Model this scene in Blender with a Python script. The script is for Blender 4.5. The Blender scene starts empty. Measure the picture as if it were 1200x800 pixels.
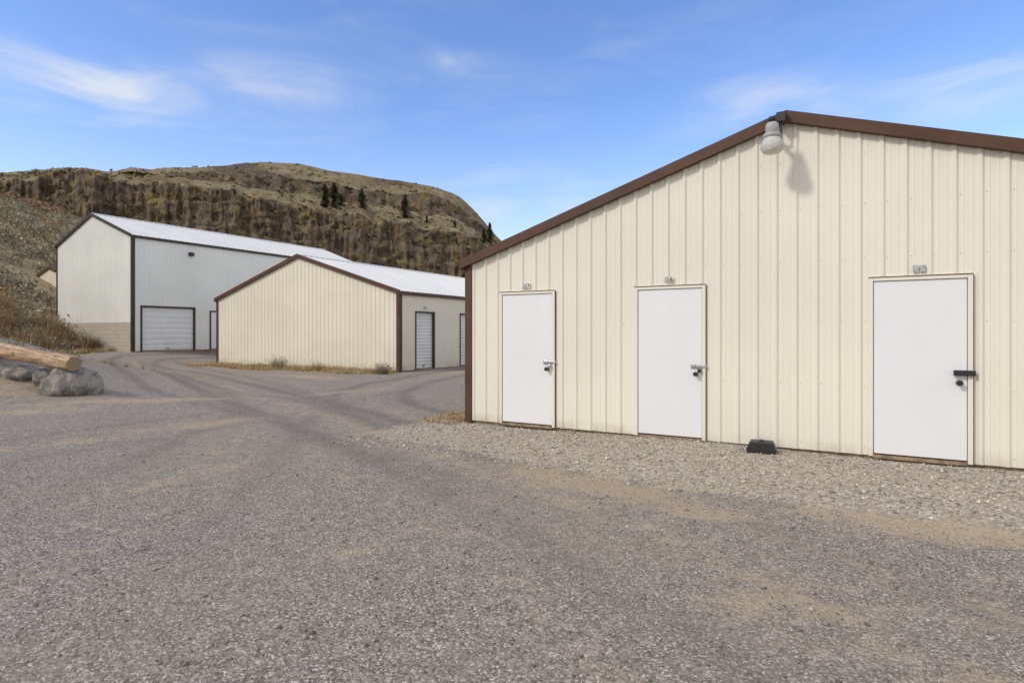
import bpy, math, random
import numpy as np
from mathutils import Vector, Matrix, noise
from mathutils.bvhtree import BVHTree
random.seed(7); rng=np.random.default_rng(11)
scene=bpy.context.scene
CH=1.47; F=700.0; HZ=390.0

# ---------------------------------------------------------------- helpers
def link(o,parent=None):
    scene.collection.objects.link(o)
    if parent: o.parent=parent
    return o
def mesh_obj(name,verts,faces,mat=None,parent=None,smooth=False):
    me=bpy.data.meshes.new(name)
    me.from_pydata([tuple(v) for v in verts],[],[tuple(f) for f in faces])
    if mat: me.materials.append(mat)
    if smooth: me.polygons.foreach_set('use_smooth',[True]*len(me.polygons))
    me.update()
    return link(bpy.data.objects.new(name,me),parent)
def boxes(name,bl,mat,parent=None,bevel=0):
    V=[];Fc=[]
    for (a,b,c,d,e,f) in bl:
        n=len(V)
        V+=[(a,c,e),(b,c,e),(b,d,e),(a,d,e),(a,c,f),(b,c,f),(b,d,f),(a,d,f)]
        Fc+=[tuple(n+i for i in q) for q in [(0,3,2,1),(4,5,6,7),(0,1,5,4),(1,2,6,5),(2,3,7,6),(3,0,4,7)]]
    o=mesh_obj(name,V,Fc,mat,parent)
    if bevel:
        m=o.modifiers.new('b','BEVEL'); m.width=bevel; m.segments=2; m.limit_method='ANGLE'
    return o
def empty(name,loc=(0,0,0),rz=0):
    e=bpy.data.objects.new(name,None); e.location=loc; e.rotation_euler=(0,0,rz); e.empty_display_size=.3
    return link(e)
class NT:
    def __init__(s,tree): s.t=tree
    def n(s,typ,**kw):
        nd=s.t.nodes.new(typ)
        for k,v in kw.items():
            if k=='ins':
                for a,b in v.items():
                    sock=nd.inputs[a]
                    if isinstance(b,bpy.types.NodeSocket): s.t.links.new(b,sock)
                    else: sock.default_value=b
            else: setattr(nd,k,v)
        return nd
    def math(s,op,a,b=None,c=None,clamp=False):
        nd=s.t.nodes.new('ShaderNodeMath'); nd.operation=op; nd.use_clamp=clamp
        for i,x in enumerate((a,b,c)):
            if x is None: continue
            if isinstance(x,bpy.types.NodeSocket): s.t.links.new(x,nd.inputs[i])
            else: nd.inputs[i].default_value=x
        return nd.outputs[0]
    def mix(s,f,a,b,blend='MIX'):
        nd=s.t.nodes.new('ShaderNodeMix'); nd.data_type='RGBA'; nd.blend_type=blend; nd.clamp_factor=True
        for i,x in ((0,f),(6,a),(7,b)):
            if isinstance(x,bpy.types.NodeSocket): s.t.links.new(x,nd.inputs[i])
            else:
                if i and len(x)==3: x=(*x,1)
                nd.inputs[i].default_value=x
        return nd.outputs[2]
    def noise(s,vec,scale,detail=4,rough=.55):
        return s.n('ShaderNodeTexNoise',ins={'Vector':vec,'Scale':scale,'Detail':detail,'Roughness':rough}).outputs['Fac']
    def maprange(s,v,a,b,c=0.,d=1.,smooth=True):
        nd=s.t.nodes.new('ShaderNodeMapRange'); nd.interpolation_type='SMOOTHSTEP' if smooth else 'LINEAR'
        s.t.links.new(v,nd.inputs[0])
        for i,x in enumerate((a,b,c,d)): nd.inputs[i+1].default_value=x
        return nd.outputs[0]
    def scalev(s,vec,sc):
        return s.n('ShaderNodeMapping',ins={'Vector':vec,'Scale':sc}).outputs[0]
def new_mat(name):
    m=bpy.data.materials.new(name); m.use_nodes=True
    t=m.node_tree; b=t.nodes['Principled BSDF']
    return m,NT(t),b
def bump(N,b,h,strength,dist):
    bn=N.n('ShaderNodeBump',ins={'Height':h,'Strength':strength,'Distance':dist})
    N.t.links.new(bn.outputs[0],b.inputs['Normal'])
def simple(name,col,rough=.5,var=.08,scale=3.,metal=0.,bumps=0.,bscale=40.,dirt=None,dirth=.5,spec=.5):
    m,N,b=new_mat(name)
    co=N.n('ShaderNodeTexCoord').outputs['Object']
    n1=N.noise(co,scale,3)
    lo=tuple(c*(1-var*1.6) for c in col); hi=tuple(min(1,c*(1+var)) for c in col)
    c=N.mix(N.maprange(n1,.3,.7),lo,hi)
    if dirt:
        sp=N.n('ShaderNodeSeparateXYZ',ins={0:co}).outputs[2]
        st=N.noise(N.scalev(co,(5,5,3)),1.,4)
        g=N.maprange(sp,0,dirth,.8,0)
        f=N.math('MULTIPLY',g,N.maprange(st,.25,.8))
        c=N.mix(f,c,dirt)
    N.t.links.new(c,b.inputs['Base Color'])
    N.t.links.new(N.maprange(n1,.2,.8,rough*.85,min(1,rough*1.15)),b.inputs['Roughness'])
    b.inputs['Metallic'].default_value=metal
    b.inputs['Specular IOR Level'].default_value=spec
    if bumps: bump(N,b,N.noise(co,bscale,2),bumps,.02)
    return m

M_cream=simple('cream_metal_siding',(.76,.72,.61),.45,.02,.6,bumps=.06,bscale=1.2,dirt=(.45,.37,.27),dirth=.22,spec=.35)
M_cream2=simple('cream_metal_siding_b',(.74,.685,.555),.5,.03,.6,bumps=.05,bscale=1.2,dirt=(.42,.33,.22),dirth=.4,spec=.35)
M_white3=simple('offwhite_metal_siding',(.75,.745,.695),.5,.03,.5,bumps=.05,bscale=1.2,dirt=(.45,.4,.32),dirth=.9,spec=.35)
M_brown=simple('brown_painted_trim',(.095,.048,.03),.5,.12,2.,spec=.25)
M_brown2=simple('dark_brown_trim',(.055,.04,.033),.5,.12,2.,spec=.3)
M_roof=simple('white_metal_roof',(.69,.685,.67),.55,.03,.7,bumps=.04,bscale=1.5,spec=.3)
M_door=simple('white_door_paint',(.76,.76,.765),.42,.012,1.5,dirt=(.6,.55,.48),dirth=.1)
M_rollup=simple('white_rollup_door',(.75,.74,.72),.45,.03,1.5)
M_black=simple('black_plastic',(.018,.018,.019),.45,.1,8,bumps=.1)
M_dark=simple('dark_gap',(.02,.017,.015),.8,.1)
M_steel=simple('galvanised_steel',(.45,.46,.47),.35,.15,20,metal=.8)
M_grey=simple('grey_number_plate',(.42,.42,.41),.6,.25,30)
M_wood=simple('weathered_sill',(.28,.20,.12),.8,.25,10,bumps=.3)
def brickify():
    m,N,b=new_mat('concrete_block_wall')
    co=N.n('ShaderNodeTexCoord').outputs['Object']
    sp=N.n('ShaderNodeSeparateXYZ',ins={0:co})
    v=N.n('ShaderNodeCombineXYZ',ins={0:sp.outputs[0],1:sp.outputs[2]}).outputs[0]
    br=N.n('ShaderNodeTexBrick',ins={'Vector':v,'Scale':1.,'Color1':(.50,.44,.36,1),'Color2':(.44,.39,.32,1),'Mortar':(.34,.30,.25,1),'Mortar Size':.01,'Brick Width':.4,'Row Height':.2})
    c=N.mix(N.math('MULTIPLY',N.noise(co,3,5),.35),br.outputs[0],(.33,.27,.20))
    N.t.links.new(c,b.inputs['Base Color']); b.inputs['Roughness'].default_value=.9
    bump(N,b,N.math('MULTIPLY',br.outputs['Fac'],-1),.4,.01)
    return m
M_block=brickify()

# ---------------------------------------------------------------- ribbed panels
def profile(a,b,pitch=.2286,h=.02,start=.12,extra=()):
    P=[(a,0.)]
    c=a+start
    while c<b+pitch:
        for s,o in ((c-.036,0),(c-.014,h),(c+.014,h),(c+.036,0),(c+.062,0),(c+.075,.003),(c+.088,0),(c+.14,0),(c+.153,.003),(c+.166,0)):
            if a<s<b: P.append((s,o))
        c+=pitch
    P.append((b,0.))
    xs=[p[0] for p in P]; os_=[p[1] for p in P]
    for e in extra:
        if a<e<b:
            o=float(np.interp(e,xs,os_)); P.append((e,o))
    P.sort()
    return P
def ribbed(name,a,b,zb,zt,place,mat,parent,holes=(),extra=(),pitch=.2286,h=.02,start=.12):
    ex=list(extra)+[x for hh in holes for x in hh[:2]]
    P=profile(a,b,pitch,h,start,ex)
    V=[];Fc=[]
    for (s0,o0),(s1,o1) in zip(P[:-1],P[1:]):
        if s1-s0<1e-6: continue
        m=.5*(s0+s1); bz=None
        for hh in holes:
            if hh[0]<m<hh[1]: bz=hh[2]
        n=len(V)
        V+=[place(s0,o0,zb(s0) if bz is None else bz),place(s1,o1,zb(s1) if bz is None else bz),place(s1,o1,zt(s1)),place(s0,o0,zt(s0))]
        Fc.append((n,n+1,n+2,n+3))
    return mesh_obj(name,V,Fc,mat,parent)
def prism(poly,y0,y1):
    n=len(poly)
    V=[(x,y0,z) for x,z in poly]+[(x,y1,z) for x,z in poly]
    Fc=[tuple(range(n)),tuple(range(2*n-1,n-1,-1))]+[(i,i+n,(i+1)%n+n,(i+1)%n) for i in range(n)]
    return V,Fc

def building(name,origin,rz,W,L,eave,apex,base,wm,tm,rm,fdoors=(),sdoors=(),front_base=None,oh=.07,oe=.1,rake=.15,corner=.1,pitch=.2286):
    E=empty(name,origin,rz)
    sl=(apex-eave)/(W/2)
    zr=lambda x: apex-sl*abs(x-W/2)
    zw=lambda x: zr(x)-.04
    fb=(lambda s: front_base) if front_base is not None else (lambda s: base)
    bb=lambda s: base
    ribbed('front_wall',0,W,fb,zw,lambda s,o,z:(s,-o,z),wm,E,fdoors,(W/2,),pitch)
    ribbed('back_wall',0,W,bb,zw,lambda s,o,z:(s,L+o,z),wm,E,(),(W/2,),pitch)
    ribbed('left_wall',0,L,bb,lambda s:eave-.04,lambda s,o,z:(-o,s,z),wm,E,(),(),pitch)
    ribbed('right_wall',0,L,bb,lambda s:eave-.04,lambda s,o,z:(W+o,s,z),wm,E,sdoors,(),pitch)
    nl=Vector((sl,0,1)).normalized()
    def roof(side):
        xe=W+oe if side>0 else -oe
        P=profile(-oh,L+oh,pitch*1.33,.022)
        V=[];Fc=[]
        for (s0,o0),(s1,o1) in zip(P[:-1],P[1:]):
            n=len(V)
            for s,o in ((s0,o0),(s1,o1)):
                V.append((xe+side*nl.x*o,s,zr(xe)+nl.z*o)); V.append((W/2,s,apex+o))
            Fc.append((n,n+2,n+3,n+1))
        mesh_obj('roof_panel_right' if side>0 else 'roof_panel_left',V,Fc,rm,E)
        mesh_obj('roof_soffit',[(xe,-oh,zr(xe)-.03),(xe,L+oh,zr(xe)-.03),(W/2,L+oh,apex-.03),(W/2,-oh,apex-.03)],[(0,1,2,3)],tm,E)
        V=[];Fc=[]
        for y0,y1 in ((-oh-.035,-oh+.0),(L+oh,L+oh+.035)):
            poly=[(xe,zr(xe)+.035),(W/2,apex+.035),(W/2,apex-rake+.02),(xe,zr(xe)-rake+.02)]
            v,f=prism(poly,y0,y1); n=len(V); V+=v; Fc+=[tuple(n+i for i in q) for q in f]
            poly=[(xe,zr(xe)-rake+.035),(W/2,apex-rake+.035),(W/2,apex-rake+.022),(xe,zr(xe)-rake+.022)]
            yy=(y1,-.004) if y0<0 else (L+.004,y0)
            v,f=prism(poly,*yy); n=len(V); V+=v; Fc+=[tuple(n+i for i in q) for q in f]
        mesh_obj('rake_trim',V,Fc,tm,E)
        x0,x1=(W+.012+.012,W+oe-.002) if side>0 else (-oe+.002,-.024)
        boxes('eave_trim',[(x0,x1,-oh+.003,L+oh-.003,zr(xe)-.13,zr(xe)-.006)],tm,E)
    roof(1); roof(-1)
    v,f=prism([(W/2-.16,apex+.03-.16*sl),(W/2,apex+.0345),(W/2+.16,apex+.03-.16*sl),(W/2+.16,apex+.024-.16*sl),(W/2,apex+.026),(W/2-.16,apex+.024-.16*sl)],-oh+.02,L+oh-.02)
    mesh_obj('ridge_cap',v,f,rm,E)
    c=corner
    ct=eave-.1
    boxes('corner_trim',[(-.034,c,-.034,c,base-.02,ct),(W-c,W+.034,-.034,c,base-.02,ct),(-.034,c,L-c,L+.034,base-.02,ct),(W-c,W+.034,L-c,L+.034,base-.02,ct)],tm,E,.006)
    boxes('sill_board',[(.02,W-.02,.03,.08,base-.5,base+.03),(W-.08,W-.03,.09,L-.1,base-.5,base+.03),(.03,.08,.09,L-.1,base-.5,base+.03)],M_wood,E)
    return E
R30=math.radians(-30)
# ---- building 1
C1=(-.734,9.89,0)
D1=[(.64,1.6,2.11),(2.87,3.825,2.11),(5.71,6.67,2.11)]
B1=building('storage_building',C1,R30,9.64,22,2.66,4.19,.035,M_cream,M_brown,M_roof,fdoors=D1,pitch=.2286,rake=.125)
def man_door(E,x0,x1,zt,zb,kind,num):
    fr=.035
    boxes('door_casing',[(x0-.012,x0+fr,-.03,.06,zb,zt+.012),(x1-fr,x1+.012,-.03,.06,zb,zt+.012),(x0+fr+.001,x1-fr-.001,-.03,.06,zt-fr,zt+.012)],M_cream,E,.003)
    boxes('door_gap',[(x0+fr,x1-fr,.02,.03,zb+.01,zt-fr)],M_dark,E)
    boxes('door_slab',[(x0+fr+.006,x1-fr-.006,-.012,.018,zb+.035,zt-fr-.006)],M_door,E,.003)
    boxes('threshold',[(x0+fr+.001,x1-fr-.001,-.035,.05,zb-.02,zb+.018)],M_wood,E,.003)
    boxes('drip_cap',[(x0-.014,x1+.014,-.036,-.0305,zt+.004,zt+.014)],M_brown,E)
    boxes('latch_side_strip',[(x1+.0125,x1+.018,-.03,.0,zb,zt)],M_brown,E)
    kx=x1-fr-.075; 
    def cyl(name,cx,cz,r,y0,y1,mat,seg=20,r2=None):
        V=[];r2=r2 or r
        for k,(y,rr) in enumerate(((y0,r),(y1,r2))):
            for i in range(seg):
                a=2*math.pi*i/seg; V.append((cx+rr*math.cos(a),y,cz+rr*math.sin(a)))
        Fc=[tuple(range(seg)),tuple(range(2*seg-1,seg-1,-1))]+[(i,i+seg,(i+1)%seg+seg,(i+1)%seg) for i in range(seg)]
        return mesh_obj(name,V,Fc,mat,E)
    cyl('knob_rose',kx,.92,.034,-.02,-.0125,M_steel)
    cyl('knob',kx,.92,.018,-.05,-.0201,M_black if kind!=2 else M_steel)
    cyl('knob_ball',kx,.92,.030,-.085,-.0501,M_black,r2=.024)
    if kind in(0,1):
        boxes('hasp',[(x1-fr-.13,x1+.03,-.04,-.031,1.005,1.04)],M_steel,E,.002)
        boxes('hasp_plate',[(x1-fr-.15,x1-fr-.08,-.028,-.0125,.995,1.05)],M_steel,E,.002)
        boxes('padlock',[(x1-fr-.05,x1-fr-.005,-.075,-.045,.94,.99)],M_steel if kind==0 else M_black,E,.006)
        boxes('padlock_shackle',[(x1-fr-.045,x1-fr-.037,-.065,-.055,.991,1.02),(x1-fr-.018,x1-fr-.01,-.065,-.055,.991,1.02)],M_steel,E)
    else:
        boxes('lock_box',[(x1-fr-.13,x1+.03,-.075,-.031,1.0,1.06)],M_black,E,.006)
    cx=(x0+x1)/2-.03
    for k,ch in enumerate(num):
        x=cx+k*.066
        faded=(k==0 or kind==2)
        boxes('number_plate',[(x-.028,x+.028,-.0285,-.0225,zt+.05,zt+.128)],M_grey if faded else M_plate,E)
        cu=bpy.data.curves.new('d','FONT'); cu.body=ch; cu.size=.095; cu.align_x='CENTER'; cu.extrude=.001
        t=bpy.data.objects.new('d',cu); scene.collection.objects.link(t)
        dg=bpy.context.evaluated_depsgraph_get(); me=bpy.data.meshes.new_from_object(t.evaluated_get(dg))
        bpy.data.objects.remove(t); me.materials.clear(); me.materials.append(M_pale if faded else M_black)
        o=link(bpy.data.objects.new('number_digit',me),E); o.location=(x,-.031,zt+.057); o.rotation_euler=(math.pi/2,0,0)
M_plate=simple('pale_plate',(.68,.65,.55),.6,.1,20)
M_pale=simple('faded_digit',(.55,.55,.53),.6,.1,20)
for i,(a,b,z) in enumerate(D1): man_door(B1,a,b,z,.03,i,('17','16','15')[i])
V=[];Fc=[]
c=.12+.055
while c<9.5:
    for z in (.12,.85,1.6,2.35,3.0,3.6):
        if z>4.19-.32*abs(c-4.82)-.22: continue
        if any(a-.03<c<b+.03 and z<t+.03 for a,b,t in D1): continue
        n=len(V)
        for i in range(6): V.append((c+.006*math.cos(i*1.047),-.005,z+.006*math.sin(i*1.047)))
        Fc.append(tuple(range(n,n+6)))
    c+=.2286
mesh_obj('panel_screws',V,Fc,M_grey,B1)

# ---- lamp fixture
def lathe(name,prof,mat,parent,seg=32,loc=(0,0,0)):
    V=[];Fc=[]
    for r,z in prof:
        for i in range(seg):
            a=2*math.pi*i/seg; V.append((r*math.cos(a),r*math.sin(a),z))
    for j in range(len(prof)-1):
        for i in range(seg):
            Fc.append((j*seg+i,j*seg+(i+1)%seg,(j+1)*seg+(i+1)%seg,(j+1)*seg+i))
    o=mesh_obj(name,V,Fc,mat,parent,True); o.location=loc; return o
m,N,b=new_mat('prismatic_lens')
co=N.n('ShaderNodeTexCoord').outputs['Object']
b.inputs['Base Color'].default_value=(.66,.66,.62,1); b.inputs['Roughness'].default_value=.3
wv=N.n('ShaderNodeTexWave',bands_direction='Z',ins={'Vector':co,'Scale':22.,'Distortion':0.}).outputs['Fac']
bump(N,b,wv,.8,.008)
M_lens=m
M_house=simple('grey_housing',(.40,.40,.39),.45,.08,8)
tl=4.06+.64; OFF=.43
LX=C1[0]+.866*tl; LY=C1[1]-.5*tl
LE=empty('wall_area_lamp',(LX-.5*OFF,LY-.866*OFF,3.62),R30)
lathe('lens',[(.0,-.01),(.05,-.008),(.10,.01),(.128,.05),(.133,.09),(.12,.13),(.10,.17),(.085,.19)],M_lens,LE)
lathe('reflector_collar',[(.0,.235),(.095,.235),(.10,.225),(.10,.195),(.09,.186),(.0,.186)],M_house,LE)
lathe('ballast_housing',[(.0,.375),(.05,.37),(.07,.35),(.075,.33),(.075,.24),(.07,.236),(0,.236)],M_house,LE)
lathe('photocell',[(0,.445),(.035,.44),(.04,.43),(.04,.376),(0,.376)],M_black,LE,20)
boxes('mounting_arm',[(-.022,.022,.06,OFF-.05,.29,.335)],M_house,LE,.008)
boxes('wall_bracket',[(-.05,.05,OFF-.055,OFF,.24,.40)],M_house,LE,.008)
boxes('junction_box',[(.02,.13,OFF-.22,OFF-.12,.44,.56)],M_black,LE,.008)
boxes('conduit',[(.065,.085,OFF-.18,OFF-.16,.34,.4395),(.0225,.085,OFF-.18,OFF-.16,.30,.3395)],M_black,LE,.004)

# ---- bait station
BE=empty('bait_station',(3.06,7.32,0),R30+.05)
v,f=prism([(-.165,0),(.165,0),(.165,.06),(.13,.15),(-.13,.15),(-.165,.06)],-.1,.1)
o=mesh_obj('body',v,f,M_black,BE); mm=o.modifiers.new('b','BEVEL'); mm.width=.018; mm.segments=3
boxes('lid_rim',[(-.172,.172,-.108,.108,.052,.066)],M_black,BE,.005)
boxes('lock_cap',[(-.03,.03,-.03,.03,.1505,.162)],M_black,BE,.004)

# ---- building 2
S2=[(.95,2.15,2.3),(3.98,5.2,2.3),(7.0,8.2,2.3),(10,11.2,2.3),(13,14.2,2.3)]
C2=(-13.72,27.8,0)
B2=building('tan_storage_building',C2,math.radians(-29.6),10.92,22,3.07,4.75,.04,M_cream2,M_brown,M_roof,sdoors=S2,rake=.15,corner=.13)
def rollup(E,W,y0,y1,zt,zb,tm,slat=.09,frame=.07,rec=.09,dep=.022):
    V=[];Fc=[]
    z=zb; x=W-rec
    pts=[]
    while z<zt-frame:
        pts+=[(x,z),(x+dep,z+slat*.3),(x+dep,z+slat*.8),(x,z+slat*.97)]; z+=slat
    for px,pz in pts:
        pz=min(pz,zt-.01); V+=[(px,y0+.03,pz),(px,y1-.03,pz)]
    for i in range(len(pts)-1): Fc.append((2*i,2*i+1,2*i+3,2*i+2))
    mesh_obj('rollup_door',V,Fc,M_rollup,E)
    boxes('door_frame',[(W-.12,W+.034,y0-.02,y0+frame,zb-.02,zt+.02),(W-.12,W+.034,y1-frame,y1+.02,zb-.02,zt+.02),(W-.12,W+.034,y0+frame+.001,y1-frame-.001,zt-frame,zt+.02)],tm,E,.004)
    boxes('door_handle',[(x+dep+.001,x+.045,(y0+y1)/2-.08,(y0+y1)/2+.08,zb+.1,zb+.13)],M_black,E)
for a,b_,z in S2: rollup(B2,10.92,a,b_,z,.05,M_brown,slat=.13,frame=.03,rec=.11)
boxes('unit_number_plate',[(10.92+.022,10.92+.03,1.45,1.65,2.42,2.52)],M_grey,B2)

# ---- building 3
C3=(-25.8,33.88,0)
G3=.55
S3=[(.41,3.27,G3+2.3),(4.15,5.15,G3+2.15)]
B3=building('tall_white_storage_building',C3,R30,7.78,16,6.42,7.85,G3,M_white3,M_brown2,M_roof,sdoors=S3,front_base=2.0,rake=.15,corner=.12)
boxes('concrete_stem_wall',[(.0,7.70,-.004,.2,-1,1.99)],M_block,B3)
rollup(B3,7.78,.41,3.27,G3+2.3,G3,M_brown2,slat=.28,frame=.06,dep=.014)
a,b_=4.15,5.15
boxes('man_door',[(7.78-.03,7.78+.01,a+.06,b_-.06,G3+.03,G3+2.09)],M_door,B3,.004)
boxes('man_door_frame',[(7.7,7.78+.034,a-.02,a+.06,G3,G3+2.17),(7.7,7.78+.034,b_-.06,b_+.02,G3,G3+2.17),(7.7,7.78+.034,a+.061,b_-.061,G3+2.1,G3+2.17)],M_brown2,B3)
boxes('wall_pack_light',[(7.8,7.95,2.9,3.15,5.65,5.85)],M_black,B3,.02)
# ---- far shed
B4=building('small_tan_shed',(-37.0,46.5,3.0),R30,4.2,6,2.9,3.5,-.5,M_cream2,M_brown,M_brown,rake=.2)

# ---------------------------------------------------------------- terrain
def sst(a,b,x):
    t=np.clip((x-a)/(b-a),0,1); return t*t*(3-2*t)
def height(x,y):
    x=np.asarray(x,float); y=np.asarray(y,float)
    z=.5*sst(-13.5,-19,x)*sst(16,27,y)
    nx,ny=-.957,-.29
    d=(x+21.6)*nx+(y-31.5)*ny
    d=d-.6*np.sin(y*.3)*.5
    dd=np.where(d>0,np.sqrt(d*d+.25)-.5,0)
    hill=22*np.tanh(.5*dd/22)*sst(4,18,y)
    hill=hill+.12*np.clip(y-40,0,60)*sst(-22,-38,x)
    fade=1-sst(250,420,np.hypot(x,y))
    z=z+hill*fade
    z=z+1.5*np.exp(-.5*(((x+15)/2.8)**2+((y-15.5)/2.5)**2))
    near=(1-sst(25,60,np.hypot(x,y)))
    z=z+near*(.014*np.sin(x*1.3+.5*y)+.012*np.sin(y*1.7-x*.6+1)+.006*np.sin(3.1*x+2.3*y))
    rough=sst(1,4,d)
    z=z+rough*(.25*np.sin(x*.9+np.sin(y*.7)*1.5)*np.sin(y*.8+.3*x))
    return z
def axis(lo,hi,step,far):
    c=list(np.arange(lo,hi+1e-6,step)); s=step; v=lo; L_=[]
    while v>-far: s*=1.13; v-=s; L_.append(v)
    s=step; v=hi; H=[]
    while v<far: s*=1.13; v+=s; H.append(v)
    return np.array(L_[::-1]+c+H)
AX=axis(-22,9,.14,2500); AY=axis(-1,31,.14,2500)
X,Y=np.meshgrid(AX,AY)
Z=height(X,Y)
nx_,ny_=len(AX),len(AY)
co=np.stack([X,Y,Z],-1).reshape(-1,3)
idx=np.arange(nx_*ny_).reshape(ny_,nx_)
q=np.stack([idx[:-1,:-1],idx[:-1,1:],idx[1:,1:],idx[1:,:-1]],-1).reshape(-1,4)
me=bpy.data.meshes.new('ground')
me.vertices.add(len(co)); me.vertices.foreach_set('co',co.ravel())
me.loops.add(q.size); me.loops.foreach_set('vertex_index',q.ravel().astype(np.int32))
me.polygons.add(len(q)); me.polygons.foreach_set('loop_start',np.arange(0,q.size,4,dtype=np.int32))
me.polygons.foreach_set('loop_total',np.full(len(q),4,dtype=np.int32))
me.update(calc_edges=True); me.polygons.foreach_set('use_smooth',np.ones(len(q),bool))
def attr(name,v):
    a=me.attributes.new(name,'FLOAT','POINT'); a.data.foreach_set('value',np.asarray(v,float).ravel().astype(np.float32))
dw=(X-C1[0])*(-.5)+(Y-C1[1])*(-.866)
sw=(X-C1[0])*.866+(Y-C1[1])*(-.5)
apron=sst(2.6,1.4,dw-.15*np.clip(sw,0,9)*.8)*sst(-1.6,0.2,sw)
def polyd(pts):
    best=np.full(X.shape,1e9)
    for (ax,ay),(bx,by) in zip(pts[:-1],pts[1:]):
        vx,vy=bx-ax,by-ay; t=np.clip(((X-ax)*vx+(Y-ay)*vy)/(vx*vx+vy*vy),0,1)
        best=np.minimum(best,np.hypot(X-ax-t*vx,Y-ay-t*vy))
    return best
def curve(pts,n=24):
    P=[Vector((*p,0)) for p in pts]; P=[P[0]]+P+[P[-1]]; out=[]
    for i in range(1,len(P)-2):
        for k in range(n//3):
            t=k/(n//3); p0,p1,p2,p3=P[i-1:i+3]
            v=.5*((2*p1)+(-p0+p2)*t+(2*p0-5*p1+4*p2-p3)*t*t+(-p0+3*p1-3*p2+p3)*t**3); out.append((v.x,v.y))
    out.append((P[-1].x,P[-1].y)); return out
tr=np.zeros_like(X); dirt=np.zeros_like(X)
for pts,w in ((curve([(3.5,-1),(1.2,4),(-1.8,8.5),(-6,14),(-12,21),(-17,28),(-13,40)]),1.),(curve([(7,-.5),(3.2,4.2),(-.6,8.6),(-3.1,13),(-3.2,18),(-.5,26),(4,36)]),.9),(curve([(-2,-1),(-3,4),(-4,9),(-5,13),(-10,20),(-16,27)]),.7),(curve([(5.5,-1),(2.4,3.6),(-.9,7.6),(-4.4,11.6),(-9.6,16.4),(-16,24)]),.8),(curve([(-9,3),(-6,8),(-4.2,13),(-2.6,20),(-.5,28)]),.6)):
    d=polyd(pts); tr=np.maximum(tr,w*np.exp(-((d-.8)/.25)**2)); dirt=np.maximum(dirt,.62*w*np.exp(-(d/.32)**2)); dirt=np.maximum(dirt,.45*w*np.exp(-((d-1.35)/.16)**2))
tr=tr*(.55+.45*sst(4,9,Y))
def blob(cx,cy,rx,ry,a=0):
    ca,sa=math.cos(a),math.sin(a); u=(X-cx)*ca+(Y-cy)*sa; v=-(X-cx)*sa+(Y-cy)*ca
    return np.exp(-((u/rx)**2+(v/ry)**2))
dirt=np.maximum.reduce([dirt,1.3*blob(.75,5.9,1.4,.45,-.75),1.2*blob(1.5,4.9,.5,.25,-.4),1.1*blob(3.3,4.4,1.5,.35,-.5),1.1*blob(-7.8,12.6,2.2,.5,.5),.95*blob(-5.0,9.6,1.2,.5,.9),.9*blob(-9,11,1.6,.6,.3),.9*blob(5,3.2,.9,.35,-.4),.85*blob(-4,15,2,.6,1.0),1.0*blob(-1.2,10.2,.7,.4,1),.85*blob(2.2,2.4,.7,.2,-.5),1.*blob(-12,12.6,2.4,1.2,.2),.9*blob(-14,22,3,.8,-.5),.6*blob(-1.,4.,1.,.25,.5),.75*blob(1.6,3.2,1.1,.22,-.2),.7*blob(-3.4,6.,1.2,.3,1.1),.9*blob(-7,20,3,.7,-.6),.8*blob(-2,22,2,.8,1.2),.7*blob(-6,8,1.4,.4,.8)])
dw2=(X-C2[0])*(-.494)+(Y-C2[1])*(-.8695); sw2=(X-C2[0])*.8695+(Y-C2[1])*(-.494)
veg=1.3*sst(2.4,.9,dw2)*sst(-.3,.6,sw2)*sst(11.6,10.5,sw2)*sst(-.8,-.2,dw2)
dl=(X-C1[0])*(-.866)+(Y-C1[1])*.5
veg=np.maximum(veg,1.2*sst(1.2,.4,dl)*sst(-.3,.0,dl)*sst(.35,-.4,dw))
dh=(X+21.6)*-.957+(Y-31.5)*-.29
veg=np.maximum(veg,sst(-.3,1.5,dh)*sst(10,18,Y))
veg=np.maximum(veg,sst(45,60,Y))
veg=np.maximum(veg,.8*blob(-15.5,17.5,2.5,1.5))
attr('apron',apron); attr('track',tr); attr('dirt',dirt); attr('veg',veg)
m,N,b=new_mat('gravel_ground')
co_=N.n('ShaderNodeTexCoord').outputs['Object']
def A(n): return N.n('ShaderNodeAttribute',attribute_name=n).outputs['Fac']
warp=N.noise(co_,2.2,4); wl=N.noise(co_,.35,3); mid=N.noise(co_,7,5,.65)
def soft(a,amt=.9,lo=.35,hi=.75):
    s=N.math('ADD',a,N.math('MULTIPLY',N.math('SUBTRACT',mid,.5),amt)); s=N.math('ADD',s,N.math('MULTIPLY',N.math('SUBTRACT',warp,.5),amt)); return N.maprange(s,lo,hi)
fa=soft(A('apron')); fd=soft(A('dirt'),1.3,.3,1.0); fv=soft(A('veg')); ft=soft(A('track'),1.1,.2,1.)
v1=N.n('ShaderNodeTexVoronoi',ins={'Vector':co_,'Scale':98.,'Randomness':1.}); v2=N.n('ShaderNodeTexVoronoi',ins={'Vector':co_,'Scale':36.,'Randomness':1.})
v1b=N.n('ShaderNodeSeparateColor',ins={0:v1.outputs['Color']}).outputs[0]
v2b=N.n('ShaderNodeSeparateColor',ins={0:v2.outputs['Color']}).outputs[1]
def ramp(f,st):
    r=N.n('ShaderNodeValToRGB',ins={0:f}); e=r.color_ramp.elements
    while len(e)<len(st): e.new(.5)
    for k,(p,c) in enumerate(st): e[k].position=p; e[k].color=(*c,1)
    return r.outputs[0]
road=ramp(v1b,[(0,(.10,.087,.075)),(.35,(.19,.165,.142)),(.7,(.275,.242,.208)),(.9,(.39,.35,.305)),(1,(.64,.60,.54))])
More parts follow.
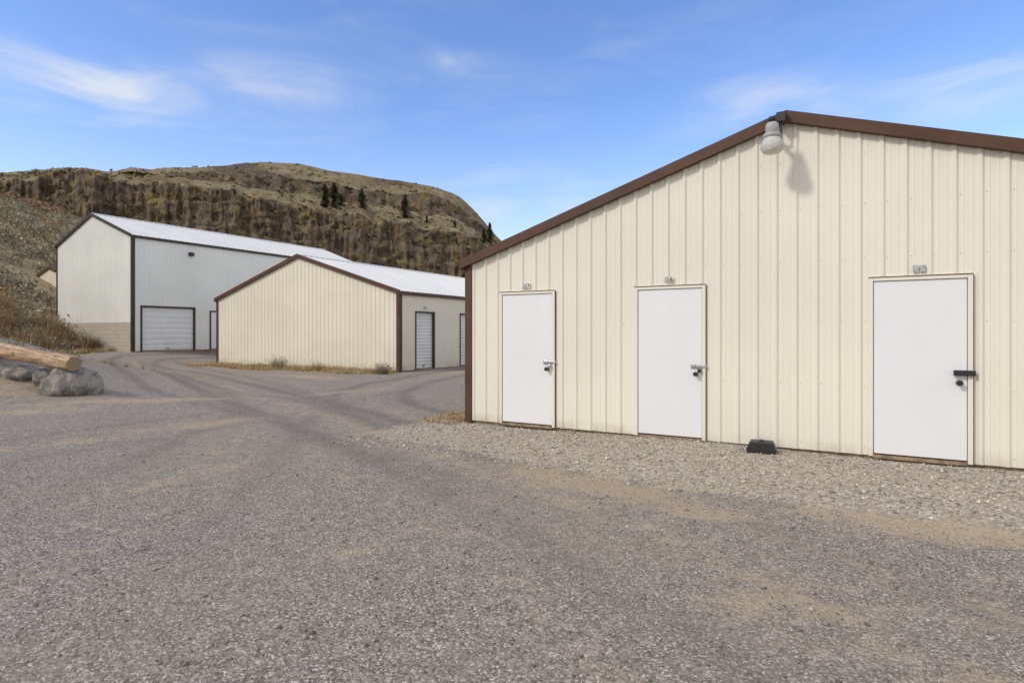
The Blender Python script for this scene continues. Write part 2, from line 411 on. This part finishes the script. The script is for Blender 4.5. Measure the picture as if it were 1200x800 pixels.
aprc=ramp(v2b,[(0,(.20,.165,.125)),(.3,(.37,.315,.25)),(.7,(.49,.43,.35)),(.93,(.60,.55,.47)),(1,(.74,.70,.62))])
fine=ramp(v1b,[(0,(.28,.215,.15)),(.5,(.40,.32,.23)),(1,(.55,.46,.35))])
straw=ramp(mid,[(.25,(.15,.11,.06)),(.5,(.34,.26,.145)),(.75,(.46,.375,.22))])
col=N.mix(N.math('MULTIPLY',N.maprange(wl,.35,.7),.4),road,(.31,.255,.195))
col=N.mix(N.math('MULTIPLY',N.maprange(mid,.4,.75),.35),col,aprc)
col=N.mix(N.math('MULTIPLY',ft,.5),col,(.125,.112,.10))
col=N.mix(N.math('MULTIPLY',fa,.85),col,N.mix(.3,aprc,fine))
col=N.mix(N.math('MULTIPLY',fd,.78),col,N.mix(.45,fine,(.42,.315,.205)))
col=N.mix(fv,col,straw)
N.t.links.new(col,b.inputs['Base Color']); b.inputs['Roughness'].default_value=.95; b.inputs['Specular IOR Level'].default_value=.12
hh=N.math('ADD',N.math('MULTIPLY',v1.outputs['Distance'],-.35),N.math('MULTIPLY',v2.outputs['Distance'],-.6))
hh=N.math('ADD',hh,N.math('MULTIPLY',mid,1.5))
bump(N,b,hh,.55,.02)
me.materials.append(m)
link(bpy.data.objects.new('ground',me))

def soup(name,V,Fc,C,mat,parent=None):
    me=bpy.data.meshes.new(name); V=np.asarray(V,np.float32); Fc=np.asarray(Fc,np.int32); k=Fc.shape[1]
    me.vertices.add(len(V)); me.vertices.foreach_set('co',V.ravel())
    me.loops.add(Fc.size); me.loops.foreach_set('vertex_index',Fc.ravel())
    me.polygons.add(len(Fc)); me.polygons.foreach_set('loop_start',np.arange(0,Fc.size,k,dtype=np.int32)); me.polygons.foreach_set('loop_total',np.full(len(Fc),k,dtype=np.int32))
    me.update(calc_edges=True)
    a=me.color_attributes.new('tint','FLOAT_COLOR','POINT'); C=np.concatenate([np.asarray(C,np.float32),np.ones((len(V),1),np.float32)],1); a.data.foreach_set('color',C.ravel())
    me.materials.append(mat); o=bpy.data.objects.new(name,me); return link(o,parent)
def tint_mat(name,rough=.85,trans=0.):
    m,N,b=new_mat(name); a=N.n('ShaderNodeAttribute',attribute_name='tint')
    N.t.links.new(a.outputs['Color'],b.inputs['Base Color']); b.inputs['Roughness'].default_value=rough; b.inputs['Specular IOR Level'].default_value=.2
    return m
M_peb=tint_mat('pebble_stone'); M_leaf=tint_mat('dry_foliage')
OV=np.array([(1,0,0),(-1,0,0),(0,1,0),(0,-1,0),(0,0,1),(0,0,-1),],float)
OF=np.array([(0,2,4),(2,1,4),(1,3,4),(3,0,4),(2,0,5),(1,2,5),(3,1,5),(0,3,5)])
n=34000
r=1.6+14*rng.random(n)**1.4; th=np.radians(rng.uniform(-44,44,n))
px=r*np.sin(th); py=r*np.cos(th)
dwp=(px-C1[0])*(-.5)+(py-C1[1])*(-.866); swp=(px-C1[0])*.866+(py-C1[1])*(-.5)
inap=(dwp<2.2)&(swp>-.8)
keep=((dwp>.03)|(swp<-.1))&(inap|(rng.random(n)<.6))
ns=12000; s_=rng.uniform(-.5,9,ns); d_=.03+2.5*rng.random(ns)**1.3
ex=C1[0]+.866*s_-.5*d_; ey=C1[1]-.5*s_-.866*d_
px=np.concatenate([px[keep],ex]); py=np.concatenate([py[keep],ey]); inap=np.concatenate([inap[keep],np.ones(ns,bool)])
n=len(px); sz=.0038+.008*rng.random(n)**3+.014*rng.random(n)**40; sz=np.where(inap,sz*1.5,sz)
pz=height(px,py)
vv=OV[None]*(sz[:,None,None]*rng.uniform(.6,1.35,(n,6,1)))*np.array([1,1,.65])
ang=rng.uniform(0,6.28,n); ca,sa=np.cos(ang)[:,None],np.sin(ang)[:,None]
vx=vv[:,:,0]*ca-vv[:,:,1]*sa; vy=vv[:,:,0]*sa+vv[:,:,1]*ca
V=np.stack([vx+px[:,None],vy+py[:,None],vv[:,:,2]+pz[:,None]+sz[:,None]*.25],-1).reshape(-1,3)
Fp=(OF[None]+6*np.arange(n)[:,None,None]).reshape(-1,3)
g=rng.random(n)**1.5*.40+.12; g=np.where(inap,g*1.25+.04,g)
Cc=np.stack([g*1.06,g*.95,g*.82],-1); Cc=np.repeat(Cc,6,0)
soup('gravel',V,Fp,Cc,M_peb)

def clump(BV,BC,c,R,H,n,cols,w=.02,spread=.9,leafy=False):
    for _ in range(n):
        a=rng.uniform(0,6.283); rr=R*math.sqrt(rng.random())*.35
        bx,by=c[0]+rr*math.cos(a),c[1]+rr*math.sin(a)
        a2=a+rng.normal(0,.5); ln=H*rng.uniform(.5,1.05); out=R*rng.uniform(.1,1)*spread
        tip=(bx+out*math.cos(a2),by+out*math.sin(a2),c[2]+ln*math.sqrt(max(.15,1-(out/(R*1.3))**2)))
        col=cols[rng.integers(len(cols))]; k=rng.uniform(.7,1.25); col=[x*k for x in col]
        if leafy:
            t=rng.uniform(.35,1.); px_=bx+(tip[0]-bx)*t; py_=by+(tip[1]-by)*t; pz_=c[2]+(tip[2]-c[2])*t
            s=w*rng.uniform(.6,1.6); v=rng.normal(0,1,(3,3)); v/=np.linalg.norm(v,axis=1)[:,None]
            for q_ in v: BV.append((px_+q_[0]*s,py_+q_[1]*s,pz_+q_[2]*s)); BC.append(col)
        else:
            dx,dy=-math.sin(a2+rng.normal(0,.8))*w*.5,math.cos(a2)*w*.5
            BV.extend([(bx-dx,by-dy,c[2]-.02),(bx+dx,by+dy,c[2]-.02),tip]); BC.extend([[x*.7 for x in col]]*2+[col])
def finish(name,BV,BC): return soup(name,BV,np.arange(len(BV)).reshape(-1,3),BC,M_leaf)
STRAW=[(.55,.42,.24),(.48,.35,.19),(.38,.26,.13),(.6,.49,.30)]
BR=[(.28,.18,.10),(.34,.22,.12),(.19,.125,.075),(.42,.29,.16)]
SAGE=[(.255,.24,.16),(.32,.295,.205),(.185,.175,.115),(.38,.335,.24)]
RED=[(.30,.17,.12),(.26,.16,.11),(.34,.23,.15)]
BV=[];BC=[]
for _ in range(700):
    s=rng.uniform(.2,10.9); d=.05+1.7*rng.random()**1.7
    x=C2[0]+.8695*s-.494*d; y=C2[1]-.494*s-.8695*d
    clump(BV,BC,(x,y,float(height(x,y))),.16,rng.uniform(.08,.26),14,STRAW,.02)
for _ in range(240):
    d=rng.uniform(0,.8); s=rng.uniform(-.4,3)
    x=C1[0]-.866*d+.5*s; y=C1[1]+.5*d+.866*s
    clump(BV,BC,(x,y,float(height(x,y))),.07,rng.uniform(.03,.12),12,STRAW+[(.45,.24,.09)],.013)
for _ in range(1700):
    y=rng.uniform(14,36); dd=rng.uniform(-.8,7)
    x=-21.6+(-dd-(y-31.5)*.29)/.957
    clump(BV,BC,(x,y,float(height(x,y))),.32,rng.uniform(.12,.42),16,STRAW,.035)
for _ in range(260):
    x=rng.uniform(-19,-11.5); y=rng.uniform(14,20)
    clump(BV,BC,(x,y,float(height(x,y))),.16,rng.uniform(.06,.22),14,STRAW+BR,.015)
finish('dry_grass',BV,BC)
BV=[];BC=[]
for _ in range(260):
    u=(rng.uniform(-80,124)-600)/700; y=rng.uniform(22,31.5)
    x=u*y; dh_=(x+21.6)*-.957+(y-31.5)*-.29
    if dh_<.3: continue
    k=rng.random()
    if k<.75: clump(BV,BC,(x,y,float(height(x,y))),rng.uniform(.4,.8),rng.uniform(.5,1.2),150,BR if k<.45 else STRAW+BR,.04)
    else: clump(BV,BC,(x,y,float(height(x,y))),rng.uniform(.5,.8),rng.uniform(.6,1.),260,SAGE,.045,leafy=True)
finish('dry_brush',BV,BC)
BV=[];BC=[]
cnt=0
while cnt<1350:
    y=30+80*rng.random()**1.2; x=rng.uniform(-105,-24)
    if not(-.98<x/y<-.6): continue
    dh_=(x+21.6)*-.957+(y-31.5)*-.29
    if dh_<2.5 : continue
    lx=(x-C3[0])*.866-(y-C3[1])*.5; ly=(x-C3[0])*.5+(y-C3[1])*.866
    if -1.<lx<9 and -1<ly<17: continue
    lx=(x+37.)*.866-(y-46.5)*.5; ly=(x+37.)*.5+(y-46.5)*.866
    if -1.<lx<5 and -4<ly<7: continue
    cnt+=1; R=rng.uniform(.5,1.25)
    cc=SAGE[rng.integers(4)]; ks=[cc,[v_*.8 for v_ in cc],[v_*1.15 for v_ in cc]]
    clump(BV,BC,(x,y,float(height(x,y))-.1),R,R*.95,75,ks if rng.random()<.8 else STRAW+BR,.12,leafy=True)
finish('sagebrush',BV,BC)
BV=[];BC=[]
for _ in range(60):
    y=rng.uniform(92,106); u=rng.uniform(-.95,-.76); x=u*y
    clump(BV,BC,(x,y,float(height(x,y))),1.5,rng.uniform(1,1.5),70,RED,.25,leafy=True)
finish('red_brush',BV,BC)
def weed(px_,py_,R,H,cols,n,w=.012):
    Yd=CH*F/(py_-HZ); Xd=(px_-600)/F*Yd; BV=[];BC=[]
    clump(BV,BC,(Xd,Yd,float(height(Xd,Yd))),R,H,n,cols,w)
    clump(BV,BC,(Xd,Yd,float(height(Xd,Yd))),R,H,n,cols,w*2,leafy=True)
    finish('dry_weed',BV,BC)
weed(326,432,.55,.6,[(.5,.43,.33),(.4,.32,.23)],300,.016)
weed(370,434.5,.3,.5,BR+STRAW,80)
weed(376,434.5,.25,.3,BR,60)
weed(449,438,.4,.5,[(.42,.34,.28),(.3,.23,.18)],240,.016)
weed(441,437.5,.25,.25,BR,80)

# ---------------------------------------------------------------- log and boulders
def boulder(loc,s,seed,rz=0):
    import bmesh
    bm=bmesh.new(); bmesh.ops.create_icosphere(bm,subdivisions=5,radius=1)
    for v in bm.verts:
        p=v.co.copy(); o=Vector((seed*3.1,seed*1.7,0))
        q_=p*(1+.20*noise.noise(p*.9+o)+.08*noise.noise(p*2.3+o)+.04*noise.noise(p*6+o))
        for k in range(6):
            nn=Vector((math.sin(k*2.1+seed),math.cos(k*1.3+seed*2),math.sin(k*3.7+seed)*.8)).normalized()
            dd=q_.dot(nn)-.82
            if dd>0: q_-=nn*dd*.75
        v.co=Vector((q_.x*s[0],q_.y*s[1],q_.z*s[2]))
    me=bpy.data.meshes.new('boulder'); bm.to_mesh(me); bm.free()
    me.polygons.foreach_set('use_smooth',[True]*len(me.polygons)); me.materials.append(M_rock)
    o=link(bpy.data.objects.new('boulder',me)); o.location=loc; o.rotation_euler=(0,0,rz)
m,N,b=new_mat('boulder_granite')
co_=N.n('ShaderNodeTexCoord').outputs['Object']
c=N.mix(N.maprange(N.noise(co_,3,5,.65),.38,.62),(.14,.137,.13),(.35,.31,.255))
c=N.mix(N.maprange(N.noise(co_,9,4,.7),.52,.7),c,(.44,.37,.27))
c=N.mix(N.maprange(N.noise(co_,40,3,.7),.55,.75),c,(.10,.10,.095))
N.t.links.new(c,b.inputs['Base Color']); b.inputs['Roughness'].default_value=.9
bump(N,b,N.noise(co_,14,6,.7),.8,.06); M_rock=m
boulder((-9.62,13.05,.30),(.54,.44,.47),1.3,.5)
boulder((-10.45,13.55,.43),(.36,.38,.27),2.7,.9)
boulder((-11.3,13.75,.5),(.42,.4,.24),4.1,.4)
m,N,b=new_mat('log_wood')
co_=N.n('ShaderNodeTexCoord').outputs['Object']
c=N.mix(N.maprange(N.noise(N.scalev(co_,(16,16,1.2)),1.,5,.6),.35,.65),(.24,.145,.08),(.58,.41,.25))
c=N.mix(N.maprange(N.noise(co_,2.5,5),.48,.68),c,(.22,.15,.10))
c=N.mix(N.maprange(N.noise(co_,7,4),.62,.7),c,(.12,.085,.06))
N.t.links.new(c,b.inputs['Base Color']); b.inputs['Roughness'].default_value=.8
bump(N,b,N.noise(N.scalev(co_,(22,22,1)),1.,4),.8,.03); M_log=m
m,N,b=new_mat('log_end')
co_=N.n('ShaderNodeTexCoord').outputs['Object']
wv=N.n('ShaderNodeTexWave',wave_type='RINGS',rings_direction='Z',ins={'Vector':co_,'Scale':14.,'Distortion':1.5}).outputs['Fac']
N.t.links.new(N.mix(wv,(.22,.15,.085),(.40,.28,.17)),b.inputs['Base Color']); b.inputs['Roughness'].default_value=.85; M_logend=m
p0=Vector((-9.35,12.75,.81)); p1=Vector((-15.5,15.3,1.50)); L_=(p1-p0).length
V=[];Fc=[];sg=28;nr=60
for j in range(nr+1):
    z=L_*j/nr
    for i in range(sg):
        a=2*math.pi*i/sg; rr=.165+.015*z/L_+.02*noise.noise(Vector((math.cos(a),math.sin(a),z*1.5)))+.018*noise.noise(Vector((math.cos(a)*3,math.sin(a)*3,z*4)))
        if j in(0,nr): rr*=.93
        V.append((rr*math.cos(a)+.02*math.sin(z),rr*math.sin(a),z if j else -.0))
for j in range(nr):
    for i in range(sg): Fc.append((j*sg+i,j*sg+(i+1)%sg,(j+1)*sg+(i+1)%sg,(j+1)*sg+i))
LG=empty('log'); LG.location=p0; LG.rotation_mode='QUATERNION'; LG.rotation_quaternion=(p1-p0).to_track_quat('Z','Y')
mesh_obj('trunk',V,Fc,M_log,LG,True)
mesh_obj('cut_end',[(v[0],v[1],-.001) for v in V[:sg]],[tuple(range(sg-1,-1,-1))],M_logend,LG)
mesh_obj('cut_end_back',[(v[0],v[1],L_+.001) for v in V[-sg:]],[tuple(range(sg))],M_logend,LG)

# ---------------------------------------------------------------- basalt hill
KP=[-600,-250,0,60,100,130,155,190,235,270,310,350,390,430,470,505,535,550,562,575,590,640,720,860]
RG=[270,220,204,199,197,201,196,199,196,194,190,192,199,206,212,218,228,240,253,268,285,330,365,396]
CT=[285,232,216,208,207,210,207,210,219,227,235,241,249,254,261,268,272,278,285,292,300,340,370,397]
CB=[335,305,290,284,282,282,282,284,290,294,300,306,314,322,326,328,330,331,333,337,342,362,380,397]
M1=[280,229,213,206,205,208,204,207,214,219,225,228,234,240,245,250,256,265,275,285,298,336,368,397]
M2=[277,225,210,203,201,205,201,203,204,205,207,209,215,221,226,230,239,251,263,276,292,333,366,396.5]
NC=1000
pxs=np.linspace(-600,860,NC)
def tab(T):
    v=np.interp(pxs,KP,T); k=np.ones(9)/9; return np.convolve(np.pad(v,4,'edge'),k,'valid')
def zz(Yv,T): return CH+(HZ-tab(T))/F*Yv
ctrl=[(100.,None),(144.,CB),(158.,CT),(185.,M1),(191.,M2),(226.,RG),(300.,None)]
Yc=[];Zc=[]
for Yv,T in ctrl:
    Yc.append(np.full(NC,Yv)); Zc.append(zz(Yv,T) if T else None)
Zc[0]=np.full(NC,-1.); Zc[-1]=Zc[5]*.75-2
sub=[20,56,20,22,26,8]
UU=(pxs-600)/F
Vg=[];wt=[]
for k in range(6):
    for j in range(sub[k]+(1 if k==5 else 0)):
        t=j/sub[k]
        tz=t
        if k==0: tz=t**1.25
        Yr=Yc[k]*(1-t)+Yc[k+1]*t; Zr=Zc[k]*(1-tz)+Zc[k+1]*tz
        Vg.append((Yr,Zr)); wt.append((1. if k==1 else (.8 if k==3 else .0), 1. if k in(1,2,3,4) else .6, k, t))
NR=len(Vg)
P=np.zeros((NR,NC,3)); rockw=np.zeros((NR,NC))
for j,(Yr,Zr) in enumerate(Vg):
    wc,wg,k,tt=wt[j]
    for i in range(NC):
        u=UU[i]; y=Yr[i]; z=Zr[i]; x=u*150
        big=noise.noise(Vector((x*.035,z*.012,3.)))*7+noise.noise(Vector((x*.1,z*.03,8.)))*3.4
        g=abs(noise.noise(Vector((x*.16,z*.03,1.))))*3.
        colm=(abs(noise.noise(Vector((x*.5,z*.07,5.))))*2.1+abs(noise.noise(Vector((x*1.2,z*.2,9.))))*1.2)
        lump=noise.noise(Vector((x*.35,z*.5,2.)))*1.
        tall=min(1.,max(0.,(Zr[i]+3)/12))
        dy=(big*.9+g*(.4+wc)-colm*wc+lump*wc)*tall
        rw=0.
        brk=noise.noise(Vector((x*.05,1.,z*.05)))
        if k==1:
            step=noise.noise(Vector((x*.06,2.,7.)))*.7
            f_=((tt*3.+step)%1.0)
            dy+= f_*-2.2
            rw=min(1,tt*6)*(1. if tt<.93 else .6)-(.5 if f_>.8 else 0)
        elif k==3: rw=1. if brk>-.2 else .3
        elif k==0: rw=.45 if j>10 else .25
        elif k==2: rw=.14+.7*max(0,brk)
        elif k==4: rw=.12+max(0,brk)*1.1
        rockw[j,i]=rw
        fr=noise.fractal(Vector((x*.12,y*.12,z*.12)),.8,2.1,4)
        ff=(1 if k==2 else (max(0,(j-20)/56) if k==1 else 0))
        if k==2: ff*= (1-tt*.6)
        dz=fr*1.2*wg*tall*(.35 if k>=4 and j>NR-14 else 1)+ (noise.noise(Vector((x*.25,4.,1.)))*1.3+noise.noise(Vector((x*.07,4.,5.)))*1.6)*tall*ff
        yy=y+dy*(1 if k<4 else .4)
        P[j,i]=(u*yy,yy,z+dz)
idx=np.arange(NR*NC).reshape(NR,NC)
q=np.stack([idx[:-1,:-1],idx[:-1,1:],idx[1:,1:],idx[1:,:-1]],-1).reshape(-1,4)
Pf=P.reshape(-1,3)
m,N,b=new_mat('basalt_hill_surface')
co_=N.n('ShaderNodeTexCoord').outputs['Object']
rk=N.n('ShaderNodeSeparateColor',ins={0:N.n('ShaderNodeAttribute',attribute_name='tint').outputs['Color']}).outputs[0]
n1=N.noise(co_,.06,4,.6); n2=N.noise(co_,.3,5,.65); n3=N.noise(N.scalev(co_,(1,1,.25)),.9,6,.75); n4=N.noise(co_,1.3,4,.7)
rock=ramp(n3,[(.28,(.04,.03,.024)),(.45,(.12,.09,.067)),(.6,(.20,.152,.112)),(.78,(.32,.25,.185))])
rock=N.mix(N.math('MULTIPLY',N.maprange(n2,.46,.64),N.maprange(n1,.40,.6,0,.75)),rock,(.30,.225,.08))
rock=N.mix(N.math('MULTIPLY',N.maprange(n4,.54,.66),.4),rock,(.12,.10,.052))
grass=ramp(n2,[(.25,(.15,.115,.067)),(.45,(.28,.22,.125)),(.62,(.40,.32,.19)),(.8,(.28,.23,.125))])
grass=N.mix(N.math('MULTIPLY',N.maprange(n4,.48,.62),.65),grass,(.12,.10,.055))
slope=N.math('ADD',rk,N.math('MULTIPLY',N.math('SUBTRACT',n2,.5),1.3))
cfin=N.mix(N.maprange(slope,.3,.55),grass,rock)
N.t.links.new(cfin,b.inputs['Base Color']); b.inputs['Roughness'].default_value=.95; b.inputs['Specular IOR Level'].default_value=.12
bump(N,b,N.math('ADD',n3,N.math('MULTIPLY',n4,.5)),.9,1.2)
H=soup('basalt_hill',Pf,q,np.repeat(rockw.reshape(-1,1),3,1),m)
bvh=BVHTree.FromPolygons([tuple(v) for v in Pf],[tuple(int(i) for i in f) for f in q])
def hit(px_,py_):
    d=Vector(((px_-600)/F,1,(HZ-py_)/F)).normalized()
    return bvh.ray_cast(Vector((0,0,CH)),d)
BV=[];BC=[]
SH=[(.07,.07,.034),(.10,.092,.045),(.20,.155,.06),(.27,.19,.06),(.14,.10,.055),(.05,.058,.03)]
for _ in range(3200):
    j=rng.integers(6,NR-12); i=rng.integers(40,NC-120); p=P[j,i]
    R=rng.uniform(.3,1.15)
    c0=SH[rng.integers(len(SH))]
    clump(BV,BC,(p[0],p[1],p[2]-.3),R,R*.9,16,[c0],.36,leafy=True)
finish('hillside_shrubs',BV,BC)
M_needle=tint_mat('pine_needles')
def pine(loc,H,seed):
    rg=np.random.default_rng(seed); V=[];C=[]
    for k in range(6):
        a0,a1=k*1.047,(k+1)*1.047; r=H*.03
        V+=[(r*math.cos(a0),r*math.sin(a0),-.5),(r*math.cos(a1),r*math.sin(a1),-.5),(0,0,H*.95)]; C+=[(.07,.045,.03)]*3
    for _ in range(1300):
        t=rg.random()**.8; z=H*(.06+.94*t); R=H*.36*(1-t)**.65*(.75+.35*math.sin(t*22+seed)*.5)+.08; a=rg.uniform(0,6.283); R*=1+.3*math.sin(a*2+seed+t*5)
        r0=R*rg.uniform(.1,.8); r1=r0+R*.35; w=.10*H*.3*rg.uniform(.5,1.4)
        dx,dy=math.cos(a),math.sin(a)
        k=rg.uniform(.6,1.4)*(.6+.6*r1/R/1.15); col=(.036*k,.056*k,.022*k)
        V+=[(r0*dx-dy*w,r0*dy+dx*w,z),(r0*dx+dy*w,r0*dy-dx*w,z+rg.uniform(-.1,.1)*w),(r1*dx,r1*dy,z-.12*H*.3*rg.random())]; C+=[col]*3
    o=soup('pine_tree',V,np.arange(len(V)).reshape(-1,3),C,M_needle); o.location=loc
for k,(a,b_,h) in enumerate([(381,243,29),(392,243,31),(424,244,25),(475,256,31),(574,284,25),(567,285,20),(500,260,9),(533,266,10),(400,241,16)]):
    h_=hit(a,b_)
    if h_[0] is None: continue
    d=h_[0].y; pine(h_[0]-Vector((0,0,.4)),h*d/F*1.0,k+3)

# ---------------------------------------------------------------- light, sky, camera
sd=Vector((-.56,-.30,0)).normalized(); el=math.radians(37)
S=Vector((sd.x*math.cos(el),sd.y*math.cos(el),math.sin(el)))
sun=bpy.data.lights.new('sun','SUN'); sun.energy=1.8; sun.angle=math.radians(7); sun.color=(1,.945,.86)
so=link(bpy.data.objects.new('sun',sun)); so.rotation_mode='QUATERNION'; so.rotation_quaternion=S.to_track_quat('Z','Y'); so.location=(-20,-10,30)
w=bpy.data.worlds.new('World'); scene.world=w; w.use_nodes=True
N=NT(w.node_tree); bg=w.node_tree.nodes['Background']
sky=N.n('ShaderNodeTexSky',sky_type='NISHITA'); sky.sun_disc=False; sky.sun_elevation=el; sky.sun_rotation=math.atan2(sd.x,sd.y)%(2*math.pi)
sky.air_density=1.; sky.dust_density=.6; sky.ozone_density=1.5; sky.altitude=300
g=N.n('ShaderNodeTexCoord').outputs['Generated']; sp=N.n('ShaderNodeSeparateXYZ',ins={0:g})
az=N.math('ARCTAN2',sp.outputs[0],sp.outputs[1]); ele=N.math('ARCSINE',sp.outputs[2])
ae=N.n('ShaderNodeCombineXYZ',ins={0:az,1:ele}).outputs[0]
tot=None
for (cx,cy,wx,wy,amp) in [(70,95,170,46,.85),(130,98,70,26,.35),(340,98,110,24,.85),(555,72,60,15,.5),(880,125,130,34,.6),(1120,105,170,38,.75),(620,250,180,55,.55),(250,130,280,45,.3)]:
    u=(cx-600)/F; v=(HZ-cy)/F; a0=math.atan(u); e0=math.atan(v/math.hypot(1,u)); wa=wx/F*math.cos(a0)**2; we=wy/F*math.cos(a0)
    mp=N.n('ShaderNodeMapping',ins={'Vector':ae,'Location':(-a0/wa,-e0/we,0),'Scale':(1/wa,1/we,1)}).outputs[0]
    ln=N.n('ShaderNodeVectorMath',operation='LENGTH',ins={0:mp}).outputs['Value']
    f=N.math('MULTIPLY',N.maprange(ln,1.4,0.,0.,1.),amp)
    tot=f if tot is None else N.math('ADD',tot,f)
rot=N.n('ShaderNodeMapping',ins={'Vector':ae,'Rotation':(0,0,math.radians(10)),'Scale':(3.2,12,1)}).outputs[0]
cn=N.n('ShaderNodeTexNoise',ins={'Vector':rot,'Scale':1.3,'Detail':6.,'Roughness':.54,'Distortion':.6}).outputs['Fac']
cl=N.math('MULTIPLY',tot,N.maprange(cn,.25,.74))
cl=N.math('ADD',cl,N.math('MULTIPLY',N.maprange(cn,.42,.85),.2),clamp=True)
haze=N.maprange(sp.outputs[2],.36,.02,0.,.45)
cl=N.math('MAXIMUM',cl,haze)
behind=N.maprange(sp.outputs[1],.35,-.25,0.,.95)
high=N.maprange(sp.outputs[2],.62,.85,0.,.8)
fill_deck=N.math('MULTIPLY',N.math('MAXIMUM',behind,high),N.maprange(cn,.2,.6,.8,1.))  # unseen whitish cloud added behind and overhead to neutralise and lift ambient light
hs=N.n('ShaderNodeHueSaturation',ins={'Hue':.512,'Saturation':1.17,'Value':1.88,'Color':sky.outputs[0]}).outputs[0]
colr=N.mix(N.math('MULTIPLY',cl,.8),hs,(6.5,6.75,7.1))
colr=N.mix(N.math('MULTIPLY',fill_deck,.85),colr,(8.2,7.95,7.6))
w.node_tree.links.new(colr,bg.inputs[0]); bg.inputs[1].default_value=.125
cam=bpy.data.cameras.new('camera'); cam.lens=36*F/1200; cam.sensor_width=36; cam.shift_y=-10/1200; cam.clip_end=6000; cam.clip_start=.05
cob=link(bpy.data.objects.new('camera',cam)); cob.location=(0,0,CH); cob.rotation_euler=(math.pi/2,0,0); scene.camera=cob
scene.view_settings.view_transform='Standard'; scene.view_settings.look='None'; scene.view_settings.exposure=0
